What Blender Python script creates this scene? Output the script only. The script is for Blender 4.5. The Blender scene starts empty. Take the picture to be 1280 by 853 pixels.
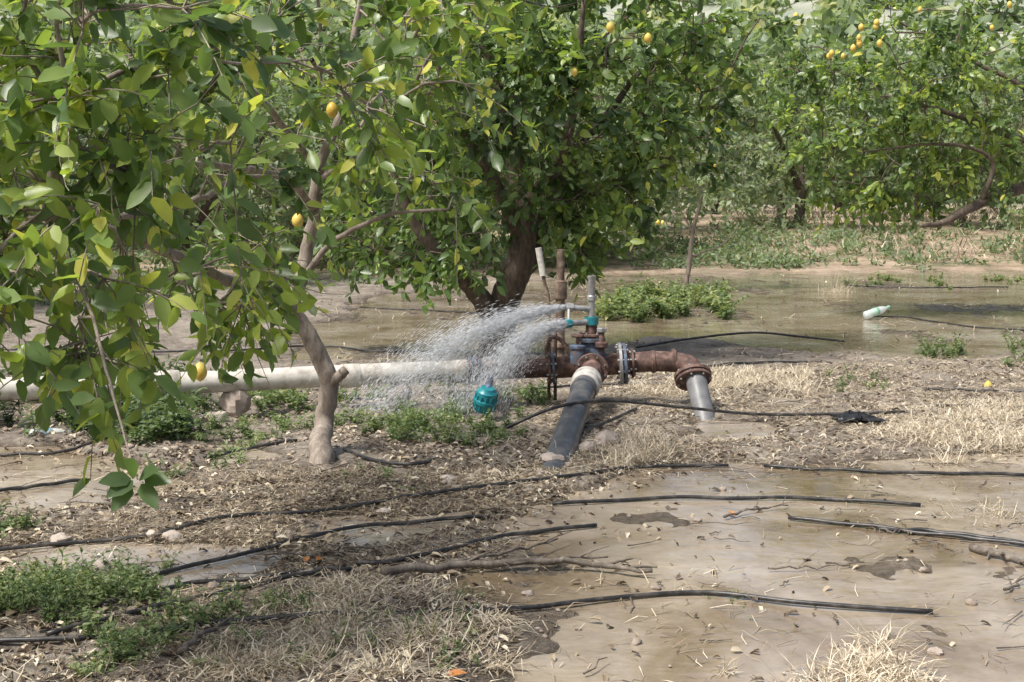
import bpy, math, random
import numpy as np
rng=np.random.default_rng(11); random.seed(5)
scene=bpy.context.scene
# ------------------------------------------------------------------ survey helpers
F=1778.0; CH=1.75; T=math.atan(196.5/F); S,C=math.sin(T),math.cos(T)
def pt(u,v,Y):
    dv=v-426.5; den=F*C-dv*S
    return np.array([(u-640)*Y/den, Y, CH-Y*(F*S+dv*C)/den])
def gp(u,v,z=0.0):
    dv=v-426.5; k=(CH-z)/(F*S+dv*C)
    return np.array([(u-640)*k,(F*C-dv*S)*k,z])
# ------------------------------------------------------------------ noise
def _h(ix,iy,s):
    n=(ix.astype(np.int64)*374761393+iy.astype(np.int64)*668265263+s*974634777)&0x7fffffff
    n=((n^(n>>13))*1274126177)&0x7fffffff
    return ((n^(n>>16))&0xffff)/65535.0
def vn(x,y,s=0):
    x=np.asarray(x,float);y=np.asarray(y,float)
    ix=np.floor(x);iy=np.floor(y);fx=x-ix;fy=y-iy
    fx=fx*fx*(3-2*fx);fy=fy*fy*(3-2*fy)
    a=_h(ix,iy,s);b=_h(ix+1,iy,s);c=_h(ix,iy+1,s);d=_h(ix+1,iy+1,s)
    return (a*(1-fx)+b*fx)*(1-fy)+(c*(1-fx)+d*fx)*fy
def fbm(x,y,o=4,s=0):
    r=0;a=0.5;t=0
    for i in range(o):
        r=r+a*vn(x*2**i+i*17.3,y*2**i-i*9.1,s+i);t+=a;a*=.5
    return r/t
def sstep(a,b,x):
    t=np.clip((x-a)/(b-a),0,1);return t*t*(3-2*t)
def sd_poly(px,py,poly):
    d=np.full(px.shape,1e9);ins=np.zeros(px.shape,bool);n=len(poly)
    for i in range(n):
        ax,ay=poly[i];bx,by=poly[(i+1)%n]
        ex,ey=bx-ax,by-ay
        t=np.clip(((px-ax)*ex+(py-ay)*ey)/(ex*ex+ey*ey+1e-12),0,1)
        d=np.minimum(d,np.hypot(px-ax-t*ex,py-ay-t*ey))
        c=((ay>py)!=(by>py))&(px<(bx-ax)*(py-ay)/(by-ay+1e-12)+ax)
        ins^=c
    return np.where(ins,-d,d)
def P2(l): return [tuple(gp(u,v)[:2]) for u,v in l]
WET=[P2([(330,452),(400,400),(470,372),(560,362),(760,345),(1000,341),(1290,337),(1700,337),(1700,425),(1290,440),(1130,450),(1010,446),(900,428),(800,428),(640,442),(520,455)]),
     P2([(540,1000),(625,860),(640,810),(620,770),(540,745),(500,715),(620,690),(590,655),(720,622),(800,596),(900,572),(1000,578),(1290,566),(1600,571),(1700,1000)]),
     P2([(-250,562),(60,562),(160,572),(190,605),(130,628),(40,642),(-250,650)]),
     P2([(255,556),(330,552),(350,574),(270,584)]),
     P2([(-100,695),(120,688),(250,686),(320,703),(220,728),(60,735),(-100,745)]),
     P2([(880,526),(960,530),(960,552),(880,548)]),
     P2([(400,655),(520,650),(600,640),(560,668),(460,682)])]
def wetsd(x,y):
    d=np.full(np.shape(x),1e9)
    for p in WET: d=np.minimum(d,sd_poly(x,y,p))
    sc=np.clip(np.asarray(y)/12,0.4,2.0)
    return d+(fbm(x*1.1,y*.9,4,3)-.53)*1.0*sc
def H(x,y):
    x=np.asarray(x,float);y=np.asarray(y,float)
    sd=wetsd(x,y)
    w=sstep(0.3,-0.25,sd)
    dry=0.04+0.05*(fbm(x*2.2,y*2.2,3,21)-.5)+0.06*(fbm(x*7,y*7,3,31)-.5)
    fr=sstep(11,15,y)
    wet=-0.019+.005*fr+0.085*(fbm(x*1.3,y*(1.1-.5*fr),4,41)-.5)+0.03*(fbm(x*9,y*9,3,51)-.5)
    z=dry*(1-w)+wet*w
    z=np.where((w<.4)&(z<.006),.006,z)
    z=z-.09*sstep(.12,-.2,sd_poly(x,y,WET[2])+.25*(fbm(x*2,y*2,3,6)-.5))
    z=z+sstep(28,38,y)*(0.45+.3*fbm(x*.3,y*.3,3,61))
    r=np.hypot(x,y)
    z=z+sstep(75,330,y)*44*(.75+.5*fbm(x*.012+3,y*.012,3,71))
    return z
def Hs(x,y): return float(H(np.array([x]),np.array([y]))[0])
def onG(u,v,dz=0.0):
    p=gp(u,v)
    for _ in range(3): p=gp(u,v,Hs(p[0],p[1]))
    p[2]=max(p[2],0)+dz
    return p
# ------------------------------------------------------------------ mesh builder
class B:
    def __init__(s): s.v=[];s.f=[];s.t=[];s.n=0
    def add(s,V,faces,tint=0.5):
        V=np.asarray(V,float).reshape(-1,3)
        for f in faces: s.f.append(np.asarray(f,np.int64)+s.n)
        s.v.append(V); t=np.empty(len(V)); t[:]=tint; s.t.append(t); s.n+=len(V)
    def obj(s,name,mat,parent=None,smooth=True,sharp=None):
        V=np.concatenate(s.v) if s.v else np.zeros((0,3))
        me=bpy.data.meshes.new(name)
        me.vertices.add(len(V)); me.vertices.foreach_set('co',V.astype(np.float32).ravel())
        tot=np.concatenate([np.full(len(f),f.shape[1]) for f in s.f])
        idx=np.concatenate([f.ravel() for f in s.f])
        me.loops.add(len(idx)); me.loops.foreach_set('vertex_index',idx.astype(np.int32))
        st=np.concatenate([[0],np.cumsum(tot)[:-1]])
        me.polygons.add(len(tot)); me.polygons.foreach_set('loop_start',st.astype(np.int32))
        me.polygons.foreach_set('use_smooth',np.full(len(tot),smooth))
        me.update(calc_edges=True)
        a=me.attributes.new('tint','FLOAT','POINT'); a.data.foreach_set('value',np.concatenate(s.t).astype(np.float32))
        if sharp: me.set_sharp_from_angle(angle=math.radians(sharp))
        me.materials.append(mat)
        o=bpy.data.objects.new(name,me); scene.collection.objects.link(o)
        if parent: o.parent=parent
        return o
def empty(name):
    e=bpy.data.objects.new(name,None); e.empty_display_size=.2; scene.collection.objects.link(e); return e
def cr(a,b): return np.array([a[1]*b[2]-a[2]*b[1],a[2]*b[0]-a[0]*b[2],a[0]*b[1]-a[1]*b[0]])
def nz(a): return a/(math.sqrt(a[0]*a[0]+a[1]*a[1]+a[2]*a[2])+1e-12)
def nzr(A): return A/(np.linalg.norm(A,axis=1,keepdims=True)+1e-12)
_cs={}
def tube(b,P,R,k=6,tint=.5,cap=False,rough=0.0):
    P=np.asarray(P,float);n=len(P);R=np.broadcast_to(np.asarray(R,float),(n,))
    Tn=nzr(np.gradient(P,axis=0))
    t0=Tn[0];ref=np.array([0,0,1.]) if abs(t0[2])<.8 else np.array([1.,0,0])
    U=nz(cr(t0,ref)); Us=[]
    for i in range(n):
        U=nz(U-Tn[i]*float(U@Tn[i])); Us.append(U)
    Us=np.array(Us);Vs=np.cross(Tn,Us)
    if k not in _cs:
        a=np.arange(k)*2*math.pi/k;_cs[k]=(np.cos(a),np.sin(a))
    c,s=_cs[k]
    RR=R[:,None]*np.ones(k)
    if rough: RR=RR*(1+rough*(rng.random((n,k))-.5)*2)
    V=P[:,None,:]+RR[:,:,None]*(c[None,:,None]*Us[:,None,:]+s[None,:,None]*Vs[:,None,:])
    i=np.arange(n-1)[:,None]*k;j=np.arange(k)[None,:];j2=(j+1)%k
    Fq=np.stack([i+j,i+j2,i+k+j2,i+k+j],-1).reshape(-1,4)
    b.add(V,[Fq],tint)
    if cap:
        b.f.append(np.array([list(range(k))[::-1]])+b.n-n*k)
        b.f.append(np.array([list(range(k))])+b.n-k)
def crom(pts,m=6):
    P=np.asarray(pts,float)
    Q=np.vstack([2*P[0]-P[1],P,2*P[-1]-P[-2]]);out=[]
    for i in range(1,len(Q)-2):
        p0,p1,p2,p3=Q[i-1:i+3]
        for t in np.arange(m)/m:
            out.append(.5*((2*p1)+(-p0+p2)*t+(2*p0-5*p1+4*p2-p3)*t*t+(-p0+3*p1-3*p2+p3)*t**3))
    out.append(P[-1]);return np.array(out)
def cyl(b,a,c,r,k=28,r2=None,tint=.5):
    tube(b,[a,c],[r,r if r2 is None else r2],k,tint,True)
def lathe(b,a,axis,prof,k=28,tint=.5):
    axis=nz(np.asarray(axis,float));a=np.asarray(a,float)
    ref=np.array([0,0,1.]) if abs(axis[2])<.8 else np.array([1.,0,0])
    U=nz(cr(axis,ref));V=cr(axis,U);n=len(prof)
    ang=np.arange(k)*2*math.pi/k
    t=np.array([p[0] for p in prof]);r=np.array([p[1] for p in prof])
    X=a+t[:,None,None]*axis+r[:,None,None]*(np.cos(ang)[None,:,None]*U+np.sin(ang)[None,:,None]*V)
    i=np.arange(n-1)[:,None]*k;j=np.arange(k)[None,:];j2=(j+1)%k
    b.add(X,[np.stack([i+j,i+j2,i+k+j2,i+k+j],-1).reshape(-1,4),np.array([list(range(k))[::-1]]),np.array([list(range(k))])+(n-1)*k],tint)
def flange(b,bb,c,axis,r,th=.02,nb=8):
    axis=nz(np.asarray(axis,float));c=np.asarray(c,float)
    lathe(b,c-axis*th/2,axis,[(0,r-.004),(.003,r),(th-.003,r),(th,r-.004)],36,rng.random())
    ref=np.array([0,0,1.]) if abs(axis[2])<.8 else np.array([1.,0,0])
    U=nz(cr(axis,ref));V=cr(axis,U)
    for i in range(nb):
        a=2*math.pi*(i+.5)/nb;q=c+(U*math.cos(a)+V*math.sin(a))*(r-.018)
        cyl(bb,q-axis*(th/2+.014),q+axis*(th/2+.014),.008,6)
def leaves(b,P,D,N,L,W,tint,hi=True,droop=.15,fold=.12):
    n=len(P)
    if n==0:return
    D=nzr(D);Sd=nzr(np.cross(D,N));Nn=np.cross(Sd,D)
    L=np.broadcast_to(L,(n,));W=np.broadcast_to(W,(n,))
    if hi:
        tt=np.array([0,.36,.72,1.,.22,.6,.22,.6,.86,.86]);ss=np.array([0,0,0,0,.42,.44,-.42,-.44,.2,-.2])
        zz=np.abs(ss)*2
        F3=np.array([[0,1,4],[2,3,8],[0,6,1],[2,9,3]])
        F4=np.array([[1,2,5,4],[1,6,7,2]]);F3=np.vstack([F3,[[2,8,5],[2,7,9]]])
        K=10
    else:
        tt=np.array([0,.45,1.,.45]);ss=np.array([0,.5,0,-.5]);zz=np.abs(ss)*2
        F3=np.array([[0,2,1],[0,3,2]]);F4=None;K=4
    dr=(np.broadcast_to(droop,(n,))*L)
    V=(P[:,None]+tt[None,:,None]*L[:,None,None]*D[:,None]+ss[None,:,None]*W[:,None,None]*Sd[:,None]
       +((fold*zz[None]*W[:,None])-(tt[None]**2)*dr[:,None])[:,:,None]*Nn[:,None])
    off=(np.arange(n)*K)[:,None,None]
    fs=[(F3[None]+off).reshape(-1,3)]
    if F4 is not None: fs.append((F4[None]+off).reshape(-1,4))
    b.add(V,fs,np.repeat(np.broadcast_to(tint,(n,)),K))
def rdir(n):
    return nzr(rng.normal(size=(n,3)))
# ------------------------------------------------------------------ materials
def mat(name):
    m=bpy.data.materials.new(name);m.use_nodes=True;nt=m.node_tree;nt.nodes.clear()
    o=nt.nodes.new('ShaderNodeOutputMaterial');return m,nt,o
def N(nt,t,**k):
    n=nt.nodes.new('ShaderNode'+t)
    for a,v in k.items(): setattr(n,a,v)
    return n
def ramp(nt,src,stops):
    r=N(nt,'ValToRGB');e=r.color_ramp.elements
    while len(e)<len(stops): e.new(.5)
    for i,(p,c) in enumerate(stops): e[i].position=p;e[i].color=(*c,1)
    nt.links.new(src,r.inputs[0]);return r
def noise(nt,scale,detail=5,rough=.6,vec=None,dist=0):
    n=N(nt,'TexNoise');n.inputs['Scale'].default_value=scale;n.inputs['Detail'].default_value=detail
    n.inputs['Roughness'].default_value=rough;n.inputs['Distortion'].default_value=dist
    if vec is not None: nt.links.new(vec,n.inputs['Vector'])
    return n
def geopos(nt): return N(nt,'NewGeometry').outputs['Position']
def attr(nt,nm='tint'):
    a=N(nt,'Attribute');a.attribute_name=nm;return a.outputs['Fac']
def mixc(nt,f,a,b,mode='MIX'):
    m=N(nt,'Mix',data_type='RGBA',blend_type=mode)
    if isinstance(f,(int,float)): m.inputs[0].default_value=f
    else: nt.links.new(f,m.inputs[0])
    for i,x in ((6,a),(7,b)):
        if isinstance(x,tuple): m.inputs[i].default_value=(*x,1)
        else: nt.links.new(x,m.inputs[i])
    return m.outputs[2]
def bump(nt,h,st=.5,d=.01,nrm=None):
    b=N(nt,'Bump');b.inputs['Strength'].default_value=st;b.inputs['Distance'].default_value=d
    nt.links.new(h,b.inputs['Height'])
    if nrm is not None: nt.links.new(nrm,b.inputs['Normal'])
    return b.outputs[0]
def leafmat(name,stops,trans=.35,rough=.42,tcol=(1.6,1.7,.8),nz_=True):
    m,nt,o=mat(name)
    col=ramp(nt,attr(nt),stops).outputs[0]
    if nz_: col=mixc(nt,.3,col,noise(nt,14,2,.6,geopos(nt)).outputs[0],'OVERLAY')
    p=N(nt,'BsdfPrincipled');nt.links.new(col,p.inputs['Base Color']);p.inputs['Roughness'].default_value=rough
    t=N(nt,'BsdfTranslucent');tc=mixc(nt,1.0,col,tcol,'MULTIPLY');nt.links.new(tc,t.inputs[0])
    x=N(nt,'MixShader');x.inputs[0].default_value=trans
    nt.links.new(p.outputs[0],x.inputs[1]);nt.links.new(t.outputs[0],x.inputs[2]);nt.links.new(x.outputs[0],o.inputs[0])
    return m
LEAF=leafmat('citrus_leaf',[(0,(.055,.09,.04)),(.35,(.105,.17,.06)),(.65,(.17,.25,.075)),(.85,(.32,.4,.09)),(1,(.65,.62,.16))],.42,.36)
LEAF_D=leafmat('citrus_leaf_far_haze',[(0,(.10,.14,.085)),(.5,(.185,.245,.135)),(.85,(.28,.34,.19)),(1,(.5,.48,.27))],.38,.5,nz_=False)  # distance haze painted into the leaf colour: paler, less saturated greens
WEED=leafmat('weed_leaf',[(0,(.055,.09,.04)),(.5,(.14,.2,.08)),(.85,(.26,.31,.14)),(1,(.48,.45,.24))],.32,.55,nz_=False)
STRAW=leafmat('dry_straw',[(0,(.055,.038,.027)),(.3,(.17,.125,.085)),(.65,(.45,.365,.245)),(1,(.8,.72,.56))],.2,.65,(1,1,1),False)
def barkmat(name,c1,c2,c3):
    m,nt,o=mat(name);g=geopos(nt)
    mp=N(nt,'Mapping');mp.inputs['Scale'].default_value=(1,1,.35);nt.links.new(g,mp.inputs[0])
    n=noise(nt,22,6,.7,mp.outputs[0],.6);n2=noise(nt,4,3,.6,g)
    r=ramp(nt,n.outputs[0],[(.3,c1),(.52,c2),(.72,c3)])
    c=mixc(nt,.5,r.outputs[0],n2.outputs[0],'SOFT_LIGHT')
    p=N(nt,'BsdfPrincipled');p.inputs['Roughness'].default_value=.85
    nt.links.new(c,p.inputs['Base Color']);nt.links.new(bump(nt,n.outputs[0],.8,.012),p.inputs['Normal'])
    nt.links.new(p.outputs[0],o.inputs[0]);return m
BARK=barkmat('citrus_bark',(.13,.10,.08),(.26,.215,.175),(.44,.39,.32))
BARKD=barkmat('dark_bark',(.04,.03,.023),(.115,.087,.065),(.22,.17,.125))
def pmat(name,c1,c2,scale=12,rough=.5,metal=0,bs=.3,c3=None):
    m,nt,o=mat(name);g=geopos(nt);n=noise(nt,scale,6,.65,g)
    st=[(.35,c1),(.62,c2)] if c3 is None else [(.33,c1),(.5,c2),(.64,c3)]
    r=ramp(nt,n.outputs[0],st);p=N(nt,'BsdfPrincipled')
    p.inputs['Metallic'].default_value=metal
    rr=N(nt,'MapRange');rr.inputs[3].default_value=max(rough-.12,.05);rr.inputs[4].default_value=min(rough+.15,1)
    nt.links.new(noise(nt,scale*2.5,3,.6,g).outputs[0],rr.inputs[0]);nt.links.new(rr.outputs[0],p.inputs['Roughness'])
    nt.links.new(r.outputs[0],p.inputs['Base Color']);nt.links.new(bump(nt,n.outputs[0],bs,.004),p.inputs['Normal'])
    nt.links.new(p.outputs[0],o.inputs[0]);return m
M_WHITE=pmat('weathered_white_pipe',(.28,.25,.2),(.54,.51,.45),6,.5,c3=(.62,.6,.54))
M_RUST=pmat('rusty_iron',(.045,.027,.022),(.11,.063,.05),16,.75,bs=.6,c3=(.22,.14,.11))
M_BLUE=pmat('worn_blue_paint',(.10,.06,.045),(.07,.09,.12),22,.6,c3=(.12,.17,.26))
M_STEEL=pmat('galvanised_steel',(.2,.2,.2),(.42,.42,.41),18,.4,.4)
M_GREY=pmat('grey_hdpe_pipe',(.045,.048,.054),(.08,.085,.095),9,.35,c3=(.15,.14,.13))
M_PVC=pmat('grey_pvc_pipe',(.11,.115,.12),(.19,.19,.19),9,.45)
M_TEAL=pmat('teal_plastic',(.01,.14,.17),(.02,.23,.26),12,.35)
M_COLLAR=pmat('coupling_plastic',(.33,.31,.27),(.58,.56,.51),20,.5)
M_HOSE=pmat('black_drip_hose',(.012,.012,.013),(.03,.029,.028),14,.4,c3=(.09,.08,.07))
M_STONE=pmat('limestone',(.28,.22,.18),(.48,.42,.36),9,.85,bs=.8)
M_STICK=barkmat('dead_wood',(.06,.048,.04),(.15,.125,.10),(.3,.26,.21))
M_RAG=pmat('black_plastic_film',(.01,.01,.01),(.03,.03,.03),20,.35)
M_TANK=pmat('rusted_steel',(.06,.038,.028),(.13,.09,.065),11,.8,bs=.5,c3=(.26,.21,.15))
m,nt,o=mat('lemon_skin');p=N(nt,'BsdfPrincipled');n=noise(nt,9,2,.5,geopos(nt));r=ramp(nt,n.outputs[0],[(.35,(.62,.42,.07)),(.7,(.7,.56,.14))])
nt.links.new(r.outputs[0],p.inputs[0]);p.inputs['Roughness'].default_value=.45;nt.links.new(p.outputs[0],o.inputs[0]);LEMON=m
# ground
m,nt,o=mat('wet_orchard_soil');g=geopos(nt)
nA=noise(nt,1.7,6,.65,g,.5);nB=noise(nt,19,8,.78,g);nC=noise(nt,70,4,.7,g)
cA=ramp(nt,nB.outputs[0],[(.34,(.08,.064,.048)),(.46,(.2,.168,.132)),(.56,(.37,.325,.262)),(.68,(.65,.6,.51))])
cB=ramp(nt,nA.outputs[0],[(.38,(.12,.096,.074)),(.5,(.27,.227,.178)),(.62,(.42,.366,.3))])
c=mixc(nt,.5,cA.outputs[0],cB.outputs[0])
wet=attr(nt,'tint')
c2=mixc(nt,wet,c,mixc(nt,1.0,c,(.55,.5,.44),'MULTIPLY'))
far=attr(nt,'far')
hillc=ramp(nt,noise(nt,.06,9,.7,g).outputs[0],[(.38,(.2,.23,.17)),(.5,(.29,.31,.24)),(.64,(.44,.43,.38))])
bankc=ramp(nt,noise(nt,1.1,8,.7,g).outputs[0],[(.36,(.13,.15,.07)),(.5,(.33,.245,.17)),(.66,(.5,.4,.29))])
bk=attr(nt,'bank')
c3=mixc(nt,bk,c2,bankc.outputs[0]);c4=mixc(nt,far,c3,hillc.outputs[0])
p=N(nt,'BsdfPrincipled');nt.links.new(c4,p.inputs['Base Color'])
mr=N(nt,'MapRange');mr.inputs[3].default_value=.9;mr.inputs[4].default_value=.16;nt.links.new(wet,mr.inputs[0]);nt.links.new(mr.outputs[0],p.inputs['Roughness'])
add=N(nt,'Math',operation='ADD');nt.links.new(nB.outputs[0],add.inputs[0]);nt.links.new(nC.outputs[0],add.inputs[1])
nt.links.new(bump(nt,add.outputs[0],.8,.03),p.inputs['Normal']);nt.links.new(p.outputs[0],o.inputs[0]);M_GROUND=m
# muddy water
m,nt,o=mat('muddy_water');g=geopos(nt)
nA=noise(nt,.9,9,.66,g,.5);nB=noise(nt,6,6,.65,g,.5)
cc=ramp(nt,nA.outputs[0],[(.34,(.165,.12,.072)),(.44,(.255,.2,.138)),(.54,(.345,.287,.218)),(.68,(.45,.395,.32))])
c=mixc(nt,.35,cc.outputs[0],nB.outputs[0],'SOFT_LIGHT')
p=N(nt,'BsdfPrincipled');nt.links.new(c,p.inputs['Base Color']);p.inputs['IOR'].default_value=1.55
rr=ramp(nt,nB.outputs[0],[(.4,(.01,.01,.01)),(.75,(.06,.06,.06))]);nt.links.new(rr.outputs[0],p.inputs['Roughness'])
mp=N(nt,'Mapping');mp.inputs['Scale'].default_value=(.7,1.5,1);nt.links.new(g,mp.inputs[0])
w1=noise(nt,2.6,3,.5,mp.outputs[0],.6);w2=noise(nt,13,2,.5,mp.outputs[0],.4)
nt.links.new(bump(nt,w2.outputs[0],.4,.006,bump(nt,w1.outputs[0],.5,.016)),p.inputs['Normal'])
nt.links.new(p.outputs[0],o.inputs[0]);M_WATER=m
# spray
m,nt,o=mat('water_spray');d=N(nt,'BsdfPrincipled');d.inputs['Base Color'].default_value=(.9,.92,.94,1);d.inputs['Roughness'].default_value=.2
tl=N(nt,'BsdfTranslucent');tl.inputs[0].default_value=(.92,.94,.96,1)
x0=N(nt,'MixShader');x0.inputs[0].default_value=.4;nt.links.new(d.outputs[0],x0.inputs[1]);nt.links.new(tl.outputs[0],x0.inputs[2])
nt.links.new(x0.outputs[0],o.inputs[0]);M_SPRAY=m
# ------------------------------------------------------------------ ground
def axis_pts(segs):
    out=[]
    for a,b,n in segs: out.append(np.linspace(a,b,n,endpoint=False))
    return np.concatenate(out+[[segs[-1][1]]])
xs=axis_pts([(-400,-60,30),(-60,-16,50),(-16,-5,110),(-5,5,360),(5,16,110),(16,60,50),(60,400,30)])
ys=axis_pts([(-60,3.5,20),(3.5,13,430),(13,30,260),(30,60,90),(60,450,90)])
X,Y=np.meshgrid(xs,ys);xf,yf=X.ravel(),Y.ravel()
Z=H(xf,yf)
b=B();nx,ny=len(xs),len(ys)
i=(np.arange(ny-1)[:,None]*nx);j=np.arange(nx-1)[None]
Fq=np.stack([i+j,i+j+1,i+nx+j+1,i+nx+j],-1).reshape(-1,4)
wetm=np.clip(1-(Z-0.004)/.028,0,1)*(yf<32)
b.add(np.stack([xf,yf,Z],1),[Fq],wetm)
G=b.obj('ground',M_GROUND)
for nm,val in (('far',sstep(60,90,yf)),('bank',sstep(26.5,30,yf+fbm(xf*.5,yf*.5,3,9)*3))):
    a=G.data.attributes.new(nm,'FLOAT','POINT');a.data.foreach_set('value',val.astype(np.float32))
b=B();b.add([(-60,2,0),(60,2,0),(60,34,0),(-60,34,0)],[[[0,1,2,3]]]);b.obj('flood_water',M_WATER,smooth=False)
# ------------------------------------------------------------------ trees
def sphere_pts(c,r,nu=10,nv=7):
    th=np.linspace(0,math.pi,nv)[:,None];ph=(np.arange(nu)*2*math.pi/nu)[None]
    rr=np.sin(th)*r;z=-np.cos(th)*r*1.15+(np.sign(-np.cos(th))*(np.abs(np.cos(th))**8)*r*.22)
    V=np.stack([c[0]+rr*np.cos(ph),c[1]+rr*np.sin(ph),c[2]+z+0*ph],-1)
    i=np.arange(nv-1)[:,None]*nu;j=np.arange(nu)[None];j2=(j+1)%nu
    return V.reshape(-1,3),np.stack([i+j,i+j2,i+nu+j2,i+nu+j],-1).reshape(-1,4)
def make_tree(name,limbs,crown,lsize=.1,ltw=(4,6),lpt=(8,13),hi=True,mb=BARK,ml=LEAF,fruit=0,yellow=.04,tbase=.4,twl=.36,obj=True,k=12,ssr=.5,fruit_list=None,twigk=4,lw=.56,rgh=.03,bare=0):
    bb=B();bl=B();bf=B();nodes=[]
    for Pl,R in limbs:
        Q=crom(Pl,6);Rr=np.interp(np.linspace(0,1,len(Q)),np.linspace(0,1,len(R)),R)
        Q[1:-1]+=rng.normal(size=(len(Q)-2,3))*(Rr[1:-1,None]*.06+.002)
        tube(bb,Q,Rr,k if Rr[0]>.03 else 6,.5,True,rgh)
        nodes.append(Q[max(2,len(Q)//3):] if Rr[0]>.06 else Q)
    nodes=np.concatenate(nodes)
    cc=[]
    for c,r,n in crown:
        d=rdir(n)*(rng.random((n,1))**ssr)
        cc.append(np.asarray(c)+d*np.asarray(r))
    cc=np.concatenate(cc);cen=cc.mean(0)
    d0=np.array([np.min(np.sum((nodes-q)**2,1)) for q in cc])
    allN=nodes
    for q in cc[np.argsort(d0)]:
        dd=np.sum((allN-q)**2,1);a=allN[np.argmin(dd)];L=math.sqrt(dd.min())
        m=max(3,int(L/.15)+2);t=np.linspace(0,1,m)[:,None]
        Pp=a+(q-a)*t;off=rng.normal(size=3)*L*.13;off[2]+=L*.12
        Pp=Pp+np.sin(t*math.pi)*off;Pp[1:-1]+=rng.normal(size=(m-2,3))*.018
        r0=min(.006+.012*L,.022);tube(bb,Pp,np.linspace(r0,.004,m),5,.5)
        allN=np.vstack([allN,Pp[1:]])
        out=nz(q-a+.5*(q-cen)+np.array([0,0,.05]));ct=tbase+rng.normal()*.16
        for _ in range(rng.integers(ltw[0],ltw[1]+1)):
            tl=twl*(.5+rng.random()*.8);dr=nz(out*.8+rdir(1)[0]*1.0)
            tt=np.linspace(0,1,5)[:,None];Tw=q+dr*tl*tt+np.array([0,0,-.28*tl])*tt**2
            tube(bb,Tw,np.linspace(.0038,.0015,5),twigk,.5)
            nl=rng.integers(lpt[0],lpt[1]+1);ft=(np.arange(nl)+rng.random(nl)*.8)/nl*.9+.12;ft=np.clip(ft,0,1)
            base=q+dr*tl*ft[:,None]+np.array([0,0,-.28*tl])*ft[:,None]**2
            D=dr*.55+rdir(nl)*.85+np.array([0,0,-.25])
            Nn=rdir(nl)*.75+np.array([0,-.15,.8])+out*.25
            sz=lsize*(.5+rng.random(nl)*.65)
            ti=np.clip(ct+rng.normal(size=nl)*.15,0,.82)
            ti=np.where(rng.random(nl)<yellow,.85+rng.random(nl)*.15,ti)
            leaves(bl,base,D,Nn,sz,sz*lw*(.85+.3*rng.random(nl)),ti,hi,rng.random(nl)*.35,.05+.15*rng.random())
        if rng.random()<bare:
            for _ in range(2):
                dr=nz(out+rdir(1)[0]);L2=.2+.35*rng.random();tt=np.linspace(0,1,6)[:,None]
                a0=Pp[rng.integers(1,m)];tube(bb,a0+dr*L2*tt+rng.normal(size=(6,3))*.012*tt,np.linspace(.004,.0013,6),4)
    fl=list(fruit_list or [])
    if fruit:
        for q in cc[rng.choice(len(cc),fruit)]: fl.append(q+rdir(1)[0]*.25+np.array([0,0,-.1]))
    for q in fl:
        V,Fa=sphere_pts(q,.029+.01*rng.random());bf.add(V,[Fa],.5)
    e=empty(name) if obj else None
    o1=bb.obj('trunk_and_branches',mb,e);o2=bl.obj('leaves',ml,e)
    o3=bf.obj('lemons',LEMON,e) if fl else None
    return e,(o1,o2,o3)
# near left tree
Lb=onG(402,578)
limbs=[([Lb+[.01,0,-.08],Lb+[0,0,.03],pt(404,530,8.95),pt(411,480,8.95),pt(392,432,8.93),pt(364,388,8.9),pt(335,355,8.7)],[.105,.078,.062,.06,.056,.05,.044]),
 ([pt(410,482,8.95),pt(424,470,8.9),pt(433,462,8.88)],[.045,.032,.03]),
 ([pt(335,355,8.7),pt(285,350,8.0),pt(230,325,7.1),pt(160,295,6.1),pt(95,283,5.3),pt(60,268,4.9),pt(66,215,4.8),pt(72,150,4.8),pt(40,80,4.7)],[.04,.036,.031,.027,.023,.02,.018,.015,.009]),
 ([pt(364,388,8.9),pt(380,330,9),pt(392,270,9),pt(398,215,9),pt(430,130,9),pt(445,30,9),pt(470,-80,9)],[.05,.045,.04,.035,.028,.022,.012]),
 ([pt(372,355,8.95),pt(420,300,8.8),pt(490,268,8.6),pt(560,262,8.4)],[.022,.018,.013,.008]),
 ([pt(95,283,5.3),pt(170,266,5.6),pt(250,250,6.2),pt(300,222,6.6),pt(380,222,7)],[.02,.018,.015,.012,.006]),
 ([pt(392,262,9),pt(360,225,8.2),pt(290,210,7.3),pt(220,205,6.4),pt(130,215,5.6)],[.027,.024,.02,.014,.007]),
 ([pt(398,215,9),pt(340,140,8.1),pt(270,60,7),pt(300,-20,6.6)],[.026,.02,.015,.009]),
 ([pt(398,225,9),pt(470,180,8.6),pt(520,100,8.3),pt(560,30,8.2)],[.02,.016,.012,.007]),
 ([pt(66,215,4.8),pt(110,120,5),pt(200,70,5.2),pt(300,80,5.4),pt(390,75,5.6)],[.014,.012,.009,.006,.004]),
 ([pt(335,355,8.7),pt(290,390,7.9),pt(240,380,7),pt(170,360,6)],[.018,.013,.009,.005]),
 ([pt(60,268,4.9),pt(20,290,4.6),pt(-20,340,4.4)],[.015,.01,.006]),
 ([pt(60,280,4.9),pt(110,380,4.6),pt(138,480,4.4),pt(160,560,4.3),pt(172,600,4.25)],[.01,.007,.005,.003,.002])]
cr_=[(pt(60,310,4.8),(.45,.6,.34),19),(pt(70,90,4.8),(.75,.7,.5),28),(pt(240,110,6.2),(.9,1.1,.58),38),
 (pt(430,80,8),(.9,1.2,.6),26),(pt(545,50,8.4),(.5,.7,.42),11),(pt(115,430,4.8),(.14,.25,.08),4),(pt(190,350,6.2),(.42,.5,.28),11),
 (pt(310,325,7.4),(.4,.5,.22),8),(pt(440,210,8.6),(.4,.5,.3),4),(pt(540,230,8.8),(.35,.5,.3),4),(pt(200,-150,6.5),(2.2,1.5,.4),6),(pt(-160,250,5.5),(.6,1,.9),8)]
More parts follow.
